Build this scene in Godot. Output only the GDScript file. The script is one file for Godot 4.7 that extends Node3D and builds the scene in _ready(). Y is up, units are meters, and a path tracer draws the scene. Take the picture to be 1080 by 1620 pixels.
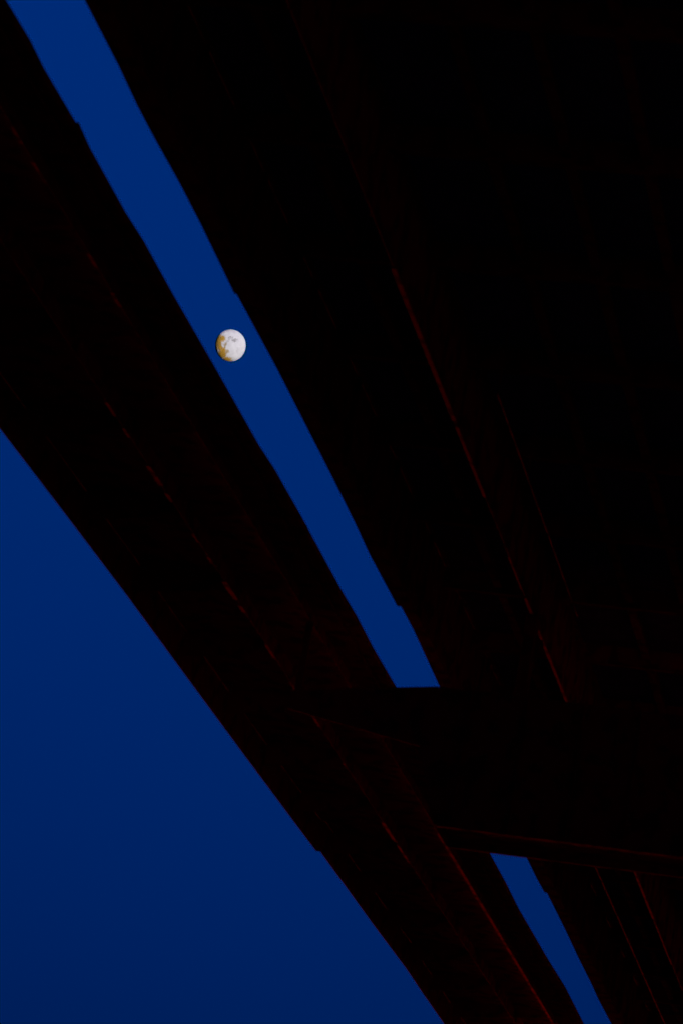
extends Node3D
# Dusk: the moon seen through the slot between a side deck and the main deck of a red-painted steel bridge.
# World: the bridge runs along -Z, X is across it, the camera stands at the origin with its eye at EYE metres.

const EYE := 1.6
const Z_NEAR := 24.0
const Z_FAR := -160.0
const BAY := 4.6

var paint: StandardMaterial3D
var concrete: StandardMaterial3D
var boxes := {}
var rng := RandomNumberGenerator.new()

# ---------------------------------------------------------------- helpers
func thing(called: String, label: String, category: String, at := Vector3.ZERO, group := "") -> Node3D:
	var o := Node3D.new()
	o.name = called
	add_child(o, true)
	o.position = at
	o.set_meta("label", label)
	o.set_meta("category", category)
	if group:
		o.set_meta("group", group)
	return o

func mesh_part(called: String, mesh: Mesh, m: Material, parent: Node3D, at := Vector3.ZERO) -> MeshInstance3D:
	var o := MeshInstance3D.new()
	o.name = called
	o.mesh = mesh
	o.material_override = m
	o.position = at - (parent.position if parent.get_parent() == self else parent.position + parent.get_parent().position if parent != self else Vector3.ZERO)
	parent.add_child(o, true)
	return o

func group_part(called: String, parent: Node3D) -> Node3D:
	var o := Node3D.new()
	o.name = called
	parent.add_child(o, true)
	return o

# a box by its limits: x0..x1, heights above the eye h0..h1, z0..z1; small bevel on every edge
func slab(called: String, x0: float, x1: float, h0: float, h1: float, z0: float, z1: float, m: Material, parent: Node3D) -> MeshInstance3D:
	var s := Vector3(absf(x1 - x0), absf(h1 - h0), absf(z1 - z0))
	var key := "%.3f_%.3f_%.3f" % [s.x, s.y, s.z]
	if not boxes.has(key):
		boxes[key] = bevelled(s)
	return mesh_part(called, boxes[key], m, parent, Vector3((x0 + x1) / 2, (h0 + h1) / 2 + EYE, (z0 + z1) / 2))

func bevelled(s: Vector3) -> ArrayMesh:
	var st := SurfaceTool.new()
	st.begin(Mesh.PRIMITIVE_TRIANGLES)
	st.set_smooth_group(-1)
	var h := s / 2
	var c: float = minf(0.006, minf(s.x, minf(s.y, s.z)) * 0.25)
	var axes := [Vector3.RIGHT, Vector3.UP, Vector3.BACK]
	for a in 3:
		var u: int = (a + 1) % 3
		var v: int = (a + 2) % 3
		for sg in [-1.0, 1.0]:
			var p := []
			for k in [[-1, -1], [1, -1], [1, 1], [-1, 1]]:
				var q: Vector3 = axes[a] * (h[a] * sg) + axes[u] * ((h[u] - c) * k[0]) + axes[v] * ((h[v] - c) * k[1])
				p.append(q)
			quad(st, p, axes[a] * sg)
		# the four bevels along this axis
		for su in [-1.0, 1.0]:
			for sv in [-1.0, 1.0]:
				var e0: Vector3 = axes[u] * (h[u] * su) + axes[v] * ((h[v] - c) * sv)
				var e1: Vector3 = axes[u] * ((h[u] - c) * su) + axes[v] * (h[v] * sv)
				var l: Vector3 = axes[a] * (h[a] - c)
				quad(st, [e0 - l, e0 + l, e1 + l, e1 - l], axes[u] * su + axes[v] * sv)
	for i in 8:
		var g := Vector3(1 if i & 1 else -1, 1 if i & 2 else -1, 1 if i & 4 else -1)
		var a := Vector3(h.x, h.y - c, h.z - c) * g
		var b := Vector3(h.x - c, h.y, h.z - c) * g
		var d := Vector3(h.x - c, h.y - c, h.z) * g
		tri(st, a, b, d, g)
	st.generate_normals()
	return st.commit()

func tri(st: SurfaceTool, a: Vector3, b: Vector3, c: Vector3, out: Vector3) -> void:
	if (b - a).cross(c - a).dot(out) > 0:
		var t := b
		b = c
		c = t
	for p in [a, b, c]:
		st.add_vertex(p)

func quad(st: SurfaceTool, p: Array, out: Vector3) -> void:
	tri(st, p[0], p[1], p[2], out)
	tri(st, p[0], p[2], p[3], out)

# a plate whose outer edge follows a line of (z, x) points, its inner edge at x_in, between heights h0 and h1
func edge_plate(called: String, line: Array, x_in: float, h0: float, h1: float, m: Material, parent: Node3D) -> MeshInstance3D:
	var st := SurfaceTool.new()
	st.begin(Mesh.PRIMITIVE_TRIANGLES)
	st.set_smooth_group(-1)
	var side := signf(float(line[0][1]) - x_in) if absf(x_in) > 1.0 else -signf(x_in)
	for i in line.size() - 1:
		var a0 := Vector3(line[i][1], 0, line[i][0])
		var a1 := Vector3(line[i + 1][1], 0, line[i + 1][0])
		# a small x_in is a thickness that follows the outer edge
		var b0 := Vector3(x_in if absf(x_in) > 1.0 else float(line[i][1]) + x_in, 0, line[i][0])
		var b1 := Vector3(x_in if absf(x_in) > 1.0 else float(line[i + 1][1]) + x_in, 0, line[i + 1][0])
		var lo := Vector3(0, h0 + EYE, 0)
		var hi := Vector3(0, h1 + EYE, 0)
		quad(st, [a0 + lo, a1 + lo, b1 + lo, b0 + lo], Vector3.DOWN)
		quad(st, [a0 + hi, a1 + hi, b1 + hi, b0 + hi], Vector3.UP)
		quad(st, [a0 + lo, a1 + lo, a1 + hi, a0 + hi], Vector3(side, 0, 0))
		quad(st, [b0 + lo, b1 + lo, b1 + hi, b0 + hi], Vector3(-side, 0, 0))
		if i == 0:
			quad(st, [a0 + lo, b0 + lo, b0 + hi, a0 + hi], Vector3.BACK)
		if i == line.size() - 2:
			quad(st, [a1 + lo, b1 + lo, b1 + hi, a1 + hi], Vector3.FORWARD)
	st.generate_normals()
	return mesh_part(called, st.commit(), m, parent)

# an upright plate across the bridge: outline in (x, height above the eye), thickness t along z
func cross_plate(called: String, outline: Array, z: float, t: float, m: Material, parent: Node3D) -> MeshInstance3D:
	var st := SurfaceTool.new()
	st.begin(Mesh.PRIMITIVE_TRIANGLES)
	st.set_smooth_group(-1)
	var flat := PackedVector2Array()
	var mid := Vector2.ZERO
	for p in outline:
		flat.append(Vector2(p[0], p[1] + EYE))
		mid += Vector2(p[0], p[1] + EYE) / outline.size()
	var ids := Geometry2D.triangulate_polygon(flat)
	for s in [-1.0, 1.0]:
		for i in range(0, ids.size(), 3):
			var q := []
			for k in 3:
				q.append(Vector3(flat[ids[i + k]].x, flat[ids[i + k]].y, t / 2 * s))
			tri(st, q[0], q[1], q[2], Vector3(0, 0, s))
	for i in flat.size():
		var a := flat[i]
		var b := flat[(i + 1) % flat.size()]
		var n := Vector2(b.y - a.y, a.x - b.x)
		if n.dot((a + b) / 2 - mid) < 0:
			n = -n
		quad(st, [Vector3(a.x, a.y, -t / 2), Vector3(b.x, b.y, -t / 2), Vector3(b.x, b.y, t / 2), Vector3(a.x, a.y, t / 2)], Vector3(n.x, n.y, 0))
	st.generate_normals()
	return mesh_part(called, st.commit(), m, parent, Vector3(0, 0, z))

# a pipe along z
func pipe(called: String, x: float, h: float, r: float, z0: float, z1: float, m: Material, parent: Node3D) -> MeshInstance3D:
	var c := CylinderMesh.new()
	c.top_radius = r
	c.bottom_radius = r
	c.height = absf(z1 - z0)
	c.radial_segments = 14
	c.rings = 1
	var o := mesh_part(called, c, m, parent, Vector3(x, h + EYE, (z0 + z1) / 2))
	o.rotation.x = PI / 2
	return o

# ---------------------------------------------------------------- materials
func ramp(stops: Array) -> Gradient:
	var g := Gradient.new()
	var at := PackedFloat32Array()
	var c := PackedColorArray()
	for s in stops:
		at.append(s[0])
		c.append(s[1])
	g.offsets = at
	g.colors = c
	return g

func noise_texture(seed_: int, frequency: float, octaves: int, g: Gradient, size := 1024, as_normal := false) -> NoiseTexture2D:
	var n := FastNoiseLite.new()
	n.seed = seed_
	n.noise_type = FastNoiseLite.TYPE_SIMPLEX_SMOOTH
	n.frequency = frequency
	n.fractal_octaves = octaves
	n.fractal_gain = 0.55
	var t := NoiseTexture2D.new()
	t.width = size
	t.height = size
	t.seamless = true
	t.noise = n
	if as_normal:
		t.as_normal_map = true
		t.bump_strength = 4.0
	else:
		t.color_ramp = g
	return t

func painted_steel(seed_: int, stops: Array, period: float) -> StandardMaterial3D:
	var m := StandardMaterial3D.new()
	m.albedo_texture = noise_texture(seed_, 0.008, 6, ramp(stops))
	m.uv1_triplanar = true
	m.uv1_world_triplanar = true
	m.uv1_scale = Vector3.ONE / period
	m.roughness = 0.92
	m.metallic_specular = 0.0
	m.normal_enabled = true
	m.normal_texture = noise_texture(seed_ + 7, 0.03, 4, null, 512, true)
	m.normal_scale = 0.25
	return m

func lin(r: float, g: float, b: float) -> Color:
	return Color(r, g, b).linear_to_srgb()

func make_materials() -> void:
	# red lead paint, faded and rusty in patches
	var red := lin(0.33, 0.013, 0.007)
	var deep := lin(0.26, 0.012, 0.006)
	var rust := lin(0.13, 0.014, 0.006)
	paint = painted_steel(11, [[0.0, rust], [0.32, rust], [0.40, deep], [0.58, red], [0.8, red], [1.0, deep]], 6.0)
	concrete = painted_steel(41, [[0.0, lin(0.07, 0.06, 0.055)], [0.5, lin(0.11, 0.10, 0.09)], [1.0, lin(0.16, 0.145, 0.13)]], 6.0)

# ---------------------------------------------------------------- a plate girder: web, top flange, stiffeners, bottom flange plates riveted on in lengths
func girder(called: String, parent: Node3D, x: float, h0: float, h1: float, reach: float, plates: Array, stiff_left := true) -> Node3D:
	var g := group_part(called, parent)
	slab("web", x - 0.006, x + 0.006, h0 + 0.021, h1 - 0.025, Z_NEAR, Z_FAR, paint, g)
	slab("top_flange", x - reach, x + reach, h1 - 0.022, h1, Z_NEAR, Z_FAR, paint, g)
	for p in plates:
		slab("bottom_flange", x - float(p[2]), x + float(p[2]), h0, h0 + 0.020, p[0], p[1], paint, g)
	var z := -29.9
	while z > -124.0:
		for s in ([-1.0, 1.0] if stiff_left else [1.0]):
			slab("stiffener", x + s * 0.008, x + s * (reach - 0.01), h0 + 0.03, h1 - 0.03, z - 0.006, z + 0.006, paint, g)
		z -= BAY / 2
	return g

func _ready() -> void:
	rng.seed = 5
	# ---- camera
	var cam := Camera3D.new()
	cam.name = "camera"
	cam.transform = Transform3D(Basis(Vector3(0.97193, 0.16606, -0.16666), Vector3(-0.10618, 0.94175, 0.31912), Vector3(0.20994, -0.29247, 0.93295)).orthonormalized(), Vector3(0, EYE, 0))
	cam.fov = 16.46
	cam.near = 0.1
	cam.far = 12000.0
	# focused on the moon with the lens open, so the bridge is a touch soft
	var lens := CameraAttributesPhysical.new()
	lens.frustum_focal_length = 82.97
	lens.frustum_near = 0.1
	lens.frustum_far = 12000.0
	lens.frustum_focus_distance = 4000.0
	lens.exposure_aperture = 1.8
	cam.attributes = lens
	add_child(cam)
	cam.make_current()
	# ---- sky at dusk, opposite the sunset: deep blue above, the earth's own shadow along the horizon
	var env := Environment.new()
	var sky_mat := ProceduralSkyMaterial.new()
	sky_mat.sky_top_color = Color8(0, 45, 124)
	sky_mat.sky_horizon_color = Color8(0, 2, 14)
	sky_mat.sky_curve = 0.138
	sky_mat.ground_bottom_color = Color8(0, 1, 3)
	sky_mat.ground_horizon_color = Color8(0, 2, 8)
	var sky := Sky.new()
	sky.sky_material = sky_mat
	env.background_mode = Environment.BG_SKY
	env.sky = sky
	env.tonemap_mode = Environment.TONE_MAPPER_LINEAR
	env.tonemap_exposure = 1.0
	env.sdfgi_enabled = true
	env.ssao_enabled = true
	env.ssil_enabled = true
	var we := WorldEnvironment.new()
	we.name = "world_environment"
	we.environment = env
	add_child(we)
	# ---- the sun, ten degrees below the horizon: the ground keeps it off the bridge, the moon still gets it
	var sun := DirectionalLight3D.new()
	sun.name = "sun"
	sun.light_energy = 1.2
	sun.light_color = Color(1.0, 0.985, 0.965)
	sun.light_angular_distance = 0.5
	sun.shadow_enabled = true
	sun.sky_mode = DirectionalLight3D.SKY_MODE_LIGHT_ONLY
	add_child(sun)
	var towards_sun := Vector3(0.5891, -0.1816, 0.7874).normalized()
	sun.look_at_from_position(Vector3.ZERO, -towards_sun, Vector3.UP)

	make_materials()
	build_ground()
	build_side_deck()
	build_main_bridge()
	build_piers()
	build_moon(cam.transform.basis)
	build_lamps()

func build_ground() -> void:
	var p := PlaneMesh.new()
	p.size = Vector2(6000, 6000)
	var m := StandardMaterial3D.new()
	m.albedo_texture = noise_texture(3, 0.01, 5, ramp([[0.0, lin(0.018, 0.018, 0.016)], [1.0, lin(0.034, 0.032, 0.03)]]), 512)
	m.uv1_triplanar = true
	m.uv1_world_triplanar = true
	m.uv1_scale = Vector3.ONE / 9.0
	m.roughness = 0.95
	var g := MeshInstance3D.new()
	g.name = "ground"
	g.mesh = p
	g.material_override = m
	g.set_meta("kind", "structure")
	add_child(g)

func build_side_deck() -> void:
	var t := thing("side_deck", "narrow dark red steel side deck left of the sky slot, edge against open sky", "bridge deck")
	# outer fascia: plates that lap at a splice
	var f := group_part("fascia_beam", t)
	edge_plate("fascia_plate", [[Z_NEAR, -18.84], [-56.1, -18.86], [-60.5, -18.84], [-65.7, -18.83], [-71.9, -18.87], [-77.9, -18.90], [-84.5, -18.92], [-88.05, -18.92]], 0.012, 18.4, 19.196, paint, f)
	edge_plate("fascia_plate", [[-88.08, -18.81], [-91.4, -18.83], [-97.0, -18.87], [-103.3, -18.88], [-107.0, -18.95], [-113.0, -19.03], [Z_FAR, -19.03]], 0.012, 18.4, 19.196, paint, f)
	slab("end_plate", -18.925, -18.79, 18.402, 19.194, -88.053, -88.077, paint, f)
	# deck plates, one a bay
	var z := Z_NEAR
	while z > Z_FAR + 1.0:
		slab("deck_plate", -19.06, -15.08, 19.20, 19.26, z - 0.004, z - BAY + 0.004, paint, t)
		z -= BAY
	# edge angle along the slot, plates of slightly different width
	var e := group_part("edge_beam", t)
	edge_plate("edge_plate", [[Z_NEAR, -14.90], [-40.9, -14.90], [-42.1, -14.875], [-43.0, -14.905], [-44.75, -14.885]], -15.1, 19.262, 19.40, paint, e)
	edge_plate("edge_plate", [[-44.76, -14.84], [-45.6, -14.885], [-48.0, -14.895], [-49.1, -14.86], [-51.2, -14.87], [-54.7, -14.85], [-58.4, -14.845], [-59.7, -14.80], [-63.1, -14.79]], -15.1, 19.262, 19.40, paint, e)
	edge_plate("edge_plate", [[-63.11, -14.80], [-67.0, -14.82], [-68.9, -14.80], [-71.2, -14.83], [-74.0, -14.81], [-90.2, -14.79], [-93.8, -14.80], [-97.0, -14.85], [-103.9, -14.82], [-108.4, -14.76], [-115.0, -14.83], [Z_FAR, -14.83]], -15.1, 19.262, 19.40, paint, e)
	# two stringers; the outer one carries short battens, the inner one a flange beyond the pier
	var battens := [[-55.2, -55.9, 0.03], [-56.5, -57.0, 0.03], [-58.5, -59.6, 0.045], [-60.0, -60.5, 0.035], [-62.4, -62.9, 0.025], [-63.8, -64.2, 0.03], [-65.4, -66.6, 0.055], [-67.0, -67.5, 0.04], [-69.8, -70.9, 0.035], [-72.6, -73.5, 0.035], [-75.3, -76.3, 0.035], [-79.6, -80.1, 0.025], [-85.5, -87.6, 0.05], [-88.0, -89.9, 0.035]]
	girder("outer_stringer", t, -16.81, 18.8, 19.195, 0.05, battens)
	girder("inner_stringer", t, -15.55, 18.92, 19.195, 0.05, [[-44.0, -44.6, 0.03], [-45.2, -45.9, 0.03], [-48.6, -49.2, 0.03], [-50.2, -50.8, 0.03], [-86.5, -125.0, 0.045]])
	# cantilever brackets across, one a bay
	z = -29.9
	while z > -124.0:
		cross_plate("bracket", [[-18.79, 18.62], [-16.82, 18.88], [-16.82, 19.19], [-18.79, 19.19]], z + 0.5, 0.010, paint, t)
		cross_plate("diaphragm", [[-16.80, 18.9], [-15.56, 19.03], [-15.56, 19.19], [-16.80, 19.19]], z + 0.5, 0.010, paint, t)
		z -= BAY

# the edge girder's bottom plates, as measured along the slot
func slot_plate(line: Array, parent: Node3D) -> void:
	edge_plate("cover_plate", line, -13.45, 19.40, 19.43, paint, parent)

func build_main_bridge() -> void:
	var t := thing("road_bridge", "broad dark red steel bridge deck with girders, right of the sky slot", "bridge")
	var g := girder("edge_girder", t, -13.60, 19.412, 21.4, 0.11, [])
	slot_plate([[Z_NEAR, -13.77], [-40.7, -13.77], [-42.7, -13.77], [-44.0, -13.80], [-45.1, -13.795], [-46.7, -13.765], [-48.2, -13.765], [-51.0, -13.805]], g)
	slot_plate([[-51.01, -13.77], [-54.3, -13.737], [-59.8, -13.748], [-62.6, -13.77], [-64.4, -13.805], [-67.82, -13.785]], g)
	slot_plate([[-67.83, -13.705], [-69.4, -13.695], [-73.4, -13.763], [-90.2, -13.81], [-92.7, -13.83], [-94.4, -13.81]], g)
	slot_plate([[-94.41, -13.747], [-99.6, -13.77], [-103.0, -13.81], [-107.3, -13.826], [-109.6, -13.863], [-113.7, -13.852], [Z_FAR, -13.852]], g)
	# main girders, their bottom flanges plated where the bending is greatest
	for x in [-11.18, -2.6, 4.4]:
		girder("main_girder", t, x, 19.8, 21.4, 0.08, [[-50.3, -57.2, 0.04], [-57.5, -61.3, 0.03], [-64.9, -67.0, 0.02], [-67.6, -70.5, 0.03], [-71.0, -75.5, 0.03], [-90.0, -98.0, 0.03], [-98.4, -104.5, 0.02]])
	# stringers under the deck
	for x in [-12.4, -9.6, -8.4, -7.2, -6.0, -4.8, -3.7, -1.2, 0.2, 1.6, 3.0]:
		var s := group_part("stringer", t)
		slab("web", x - 0.008, x + 0.008, 21.07, 21.38, Z_NEAR, Z_FAR, paint, s)
		slab("bottom_flange", x - 0.09, x + 0.09, 21.05, 21.069, Z_NEAR, Z_FAR, paint, s)
	# floor beams across, one a bay; deck slabs above them
	var z := Z_NEAR
	while z > Z_FAR + 1.0:
		slab("deck_slab", -13.75, 5.6, 21.402, 21.66, z - 0.006, z - BAY + 0.006, concrete, t)
		var zb := z - BAY * 0.72
		if zb < -25.0 and zb > -130.0:
			var fb := group_part("floor_beam", t)
			for r in [[-13.59, -11.19], [-11.17, -2.61], [-2.59, 4.39]]:
				slab("web", r[0], r[1], 20.93, 21.37, zb - 0.007, zb + 0.007, paint, fb)
				slab("bottom_flange", r[0], r[1], 20.91, 20.929, zb - 0.09, zb + 0.09, paint, fb)
		z -= BAY
	# service pipes hung beside the main girder
	var p := group_part("service_pipe", t)
	pipe("pipe_run", -10.28, 19.95, 0.012, -56.0, -69.0, paint, p)
	for zr in [-56.0, -69.0]:
		pipe("riser", -10.28, 20.66, 0.012, zr - 0.70, zr + 0.70, paint, p).rotation.x = 0
	for zh in [-60.3, -64.7]:
		slab("hanger", -10.286, -10.274, 19.96, 21.4, zh - 0.01, zh + 0.01, paint, p)
	var q := group_part("service_pipe", t)
	pipe("pipe_run", -12.04, 19.5, 0.018, -74.5, Z_FAR, paint, q)
	for zh in [-82.0, -91.2, -100.4, -109.6, -118.8]:
		slab("hanger", -12.046, -12.034, 19.51, 21.4, zh - 0.01, zh + 0.01, paint, q)

func build_piers() -> void:
	var where := {-68.0: "steel crossbeam pier carrying both decks, its beam closing the sky slot", -22.0: "steel crossbeam pier nearest the viewer, overhead outside the picture", -114.0: "steel crossbeam pier farther along the bridge, below the picture", 24.0: "end pier behind the viewer", -158.0: "end pier at the far end of the bridge"}
	for z0 in where:
		var t := thing("bridge_pier", where[z0], "bridge pier", Vector3(0, 0, z0), "piers of the bridge")
		var cap := group_part("crossbeam", t)
		var front := [[-15.7, 17.42], [-15.7, 17.05], [-12.9, 16.6], [-12.35, 15.06], [4.9, 15.06], [4.9, 17.85], [-12.72, 17.85]]
		var rear := [[-12.35, 15.06], [4.9, 15.06], [4.9, 17.85], [-12.35, 17.85]]
		cross_plate("web", front, z0 - 0.02, 0.03, paint, cap)
		cross_plate("web", rear, z0 - 1.93, 0.03, paint, cap)
		# the bottom plate sits up between the webs, behind a lip on the far side
		slab("bottom_plate", -12.3, 4.95, 15.032, 15.058, z0, z0 - 0.15, paint, cap)
		slab("bottom_plate", -12.3, 4.95, 15.20, 15.225, z0 - 0.152, z0 - 1.913, paint, cap)
		slab("lip", -12.3, 4.95, 15.032, 15.058, z0 - 1.86, z0 - 1.95, paint, cap)
		slab("top_plate", -12.7, 4.95, 17.852, 17.876, z0, z0 - 1.95, paint, cap)
		cross_plate("arm_cap", [[-15.71, 17.425], [-12.71, 17.853], [-12.71, 17.876], [-15.71, 17.448]], z0 - 0.02, 0.04, paint, cap)
		slab("end_plate", -12.38, -12.355, 15.06, 17.85, z0 - 0.04, z0 - 1.91, paint, cap)
		var x := -12.0
		while x < 4.5:
			slab("stiffener", x - 0.008, x + 0.008, 15.062, 17.848, z0, z0 + 0.11, paint, cap)
			x += 1.15
		# posts that carry the girders
		slab("bearing_post", -15.63, -15.47, 17.462, 18.938, z0 - 0.04, z0, paint, cap)
		for b in [[-11.18, 17.878, 19.798], [-2.6, 17.878, 19.798], [4.4, 17.878, 19.798]]:
			slab("bearing_post", b[0] - 0.11, b[0] + 0.11, b[1], b[2], z0 - 0.75, z0 - 1.2, paint, cap)
		for cx in [-0.5, 4.0]:
			var c := group_part("column", t)
			for s in [-1.0, 1.0]:
				slab("flange", cx + s * 0.78, cx + s * 0.82, -1.0, 15.030, z0 - 0.40, z0 - 1.80, paint, c)
			slab("web", cx - 0.779, cx + 0.779, -1.0, 15.19, z0 - 0.95, z0 - 1.0, paint, c)
			slab("footing", cx - 1.3, cx + 1.3, -1.62, -1.0, z0 - 0.95 - 1.3, z0 - 0.95 + 1.3, concrete, c)

func build_moon(view: Basis) -> void:
	# a rough, cratered ball 4 km out, sunlit; maria and the ochre plains stand where the photograph shows them
	var dist := 4000.0
	var towards := Vector3(-0.24496, 0.33106, -0.91126).normalized()
	var radius := dist * 0.00911 / 2.0 * 0.985
	var right := view.x
	var up := (view.y - towards * view.y.dot(towards)).normalized()
	right = (right - towards * right.dot(towards) - up * right.dot(up)).normalized()
	var n := FastNoiseLite.new()
	n.seed = 8
	n.frequency = 3.2
	n.fractal_octaves = 4
	var n2 := FastNoiseLite.new()
	n2.seed = 21
	n2.frequency = 9.0
	n2.fractal_octaves = 3
	var ochre_spots := [[-0.55, 0.42, 0.22, 0.20], [-0.74, 0.16, 0.17, 0.22], [-0.70, -0.12, 0.16, 0.20], [-0.50, -0.32, 0.19, 0.20], [-0.44, -0.60, 0.18, 0.20], [-0.22, -0.86, 0.30, 0.12], [-0.62, -0.55, 0.20, 0.25], [-0.80, 0.40, 0.16, 0.25], [-0.92, 0.05, 0.10, 0.55], [-0.76, 0.62, 0.10, 0.14], [-0.05, -0.97, 0.25, 0.06]]
	var grey_spots := [[0.25, 0.34, 0.18, 0.11], [-0.10, 0.46, 0.07, 0.13], [0.06, 0.52, 0.14, 0.06], [-0.16, 0.27, 0.11, 0.06], [0.34, 0.40, 0.10, 0.06]]
	var tan_spots := [[-0.30, 0.08, 0.09, 0.11], [-0.20, -0.38, 0.11, 0.13], [-0.36, -0.08, 0.07, 0.08]]
	var bright := Color(0.64, 0.625, 0.67)
	var ochre := Color(0.50, 0.29, 0.045)
	var grey := Color(0.43, 0.41, 0.44)
	var tan_ := Color(0.42, 0.33, 0.23)
	# six square grids wrapped round the ball, every vertex pushed in or out a little
	var grid := 96
	var pts := []
	var tint := []
	for face in 6:
		for i in grid + 1:
			for j in grid + 1:
				var a := tan((2.0 * i / grid - 1.0) * PI / 4)
				var b := tan((2.0 * j / grid - 1.0) * PI / 4)
				var cube: Vector3 = [Vector3(1, a, b), Vector3(-1, a, b), Vector3(a, 1, b), Vector3(a, -1, b), Vector3(a, b, 1), Vector3(a, b, -1)][face]
				var d := cube.normalized()
				var bump := (float(hash(Vector3i((d * 2000.0).round())) % 1000) / 1000.0 - 0.5) * 0.026
				var p := d * radius * (1.0 + bump)
				pts.append(p - right * (p.dot(right) * 0.05))  # the disc in the photograph is a little narrower than high
				# where this point shows on the disc
				var u := d.dot(right) + n2.get_noise_3dv(d) * 0.12
				var v := d.dot(up) + n2.get_noise_3dv(d + Vector3.ONE * 5) * 0.12
				var facing := d.dot(-towards) > -0.3
				var c := bright * (1.0 + n.get_noise_3dv(d) * 0.10)
				if facing:
					for set_ in [[ochre_spots, ochre], [grey_spots, grey], [tan_spots, tan_]]:
						var w := 0.0
						for s in set_[0]:
							var q: float = pow((u - s[0]) / s[2], 2) + pow((v - s[1]) / s[3], 2)
							w = maxf(w, 1.0 - smoothstep(0.3, 1.6, q))
						c = c.lerp(set_[1] * (1.0 + n2.get_noise_3dv(d * 2.0) * 1.0), w)
				tint.append(Color(c.r, c.g, c.b))
	var st := SurfaceTool.new()
	st.begin(Mesh.PRIMITIVE_TRIANGLES)
	st.set_smooth_group(-1)
	for face in 6:
		for i in grid:
			for j in grid:
				var k0: int = face * (grid + 1) * (grid + 1) + i * (grid + 1) + j
				var k1 := k0 + grid + 1
				for tr in [[k0, k0 + 1, k1 + 1], [k0, k1 + 1, k1]]:
					var p0: Vector3 = pts[tr[0]]
					var flip: bool = (pts[tr[1]] - p0).cross(pts[tr[2]] - p0).dot(p0) > 0
					for k in ([tr[0], tr[2], tr[1]] if flip else tr):
						st.set_color(tint[k])
						st.add_vertex(pts[k])
	st.generate_normals()
	var m := StandardMaterial3D.new()
	m.vertex_color_use_as_albedo = true
	m.roughness = 1.0
	m.metallic_specular = 0.0
	var o := MeshInstance3D.new()
	o.name = "moon"
	o.mesh = st.commit()
	o.material_override = m
	o.position = Vector3(0, EYE, 0) + towards * dist
	o.set_meta("label", "pale gibbous moon with ochre left edge, shining in the blue sky slot")
	o.set_meta("category", "moon")
	add_child(o)

func build_lamps() -> void:
	# globe lamps on the road left of the bridge; their light from the side and below is what catches the flange undersides
	var spots := [Vector3(-80, 0, -122), Vector3(-80, 0, -142), Vector3(-80, 0, -162)]
	var labels := ["globe street lamp on the road left of the bridge, nearest of three", "globe street lamp on the road left of the bridge, middle of three", "globe street lamp on the road left of the bridge, farthest of three"]
	var iron := StandardMaterial3D.new()
	iron.albedo_color = lin(0.03, 0.035, 0.03)
	iron.roughness = 0.6
	var opal := StandardMaterial3D.new()
	opal.albedo_color = lin(0.7, 0.65, 0.55)
	opal.emission_enabled = true
	opal.emission = Color(1.0, 0.55, 0.2)
	opal.emission_energy_multiplier = 3.0
	for i in spots.size():
		var t := thing("street_lamp", labels[i], "street lamp", spots[i], "globe street lamps beside the bridge")
		var prof := [["base", 0.16, 0.22, 0.0, 0.5], ["base_ring", 0.12, 0.13, 0.5, 0.62], ["post", 0.055, 0.10, 0.62, 6.25], ["collar", 0.13, 0.09, 6.25, 6.40]]
		for p in prof:
			var c := CylinderMesh.new()
			c.top_radius = p[1]
			c.bottom_radius = p[2]
			c.height = p[4] - p[3]
			c.radial_segments = 20
			mesh_part(p[0], c, iron, t, spots[i] + Vector3(0, (p[3] + p[4]) / 2, 0))
		var s := SphereMesh.new()
		s.radius = 0.22
		s.height = 0.44
		mesh_part("globe", s, opal, t, spots[i] + Vector3(0, 6.6, 0))
		var l := OmniLight3D.new()
		l.name = "lamp_light"
		l.light_color = Color(1.0, 0.50, 0.14)
		l.light_energy = 1150.0
		l.omni_range = 200.0
		l.omni_attenuation = 2.0
		l.light_size = 0.2
		l.shadow_enabled = true
		t.add_child(l)
		l.position = Vector3(0, 6.6, 0)
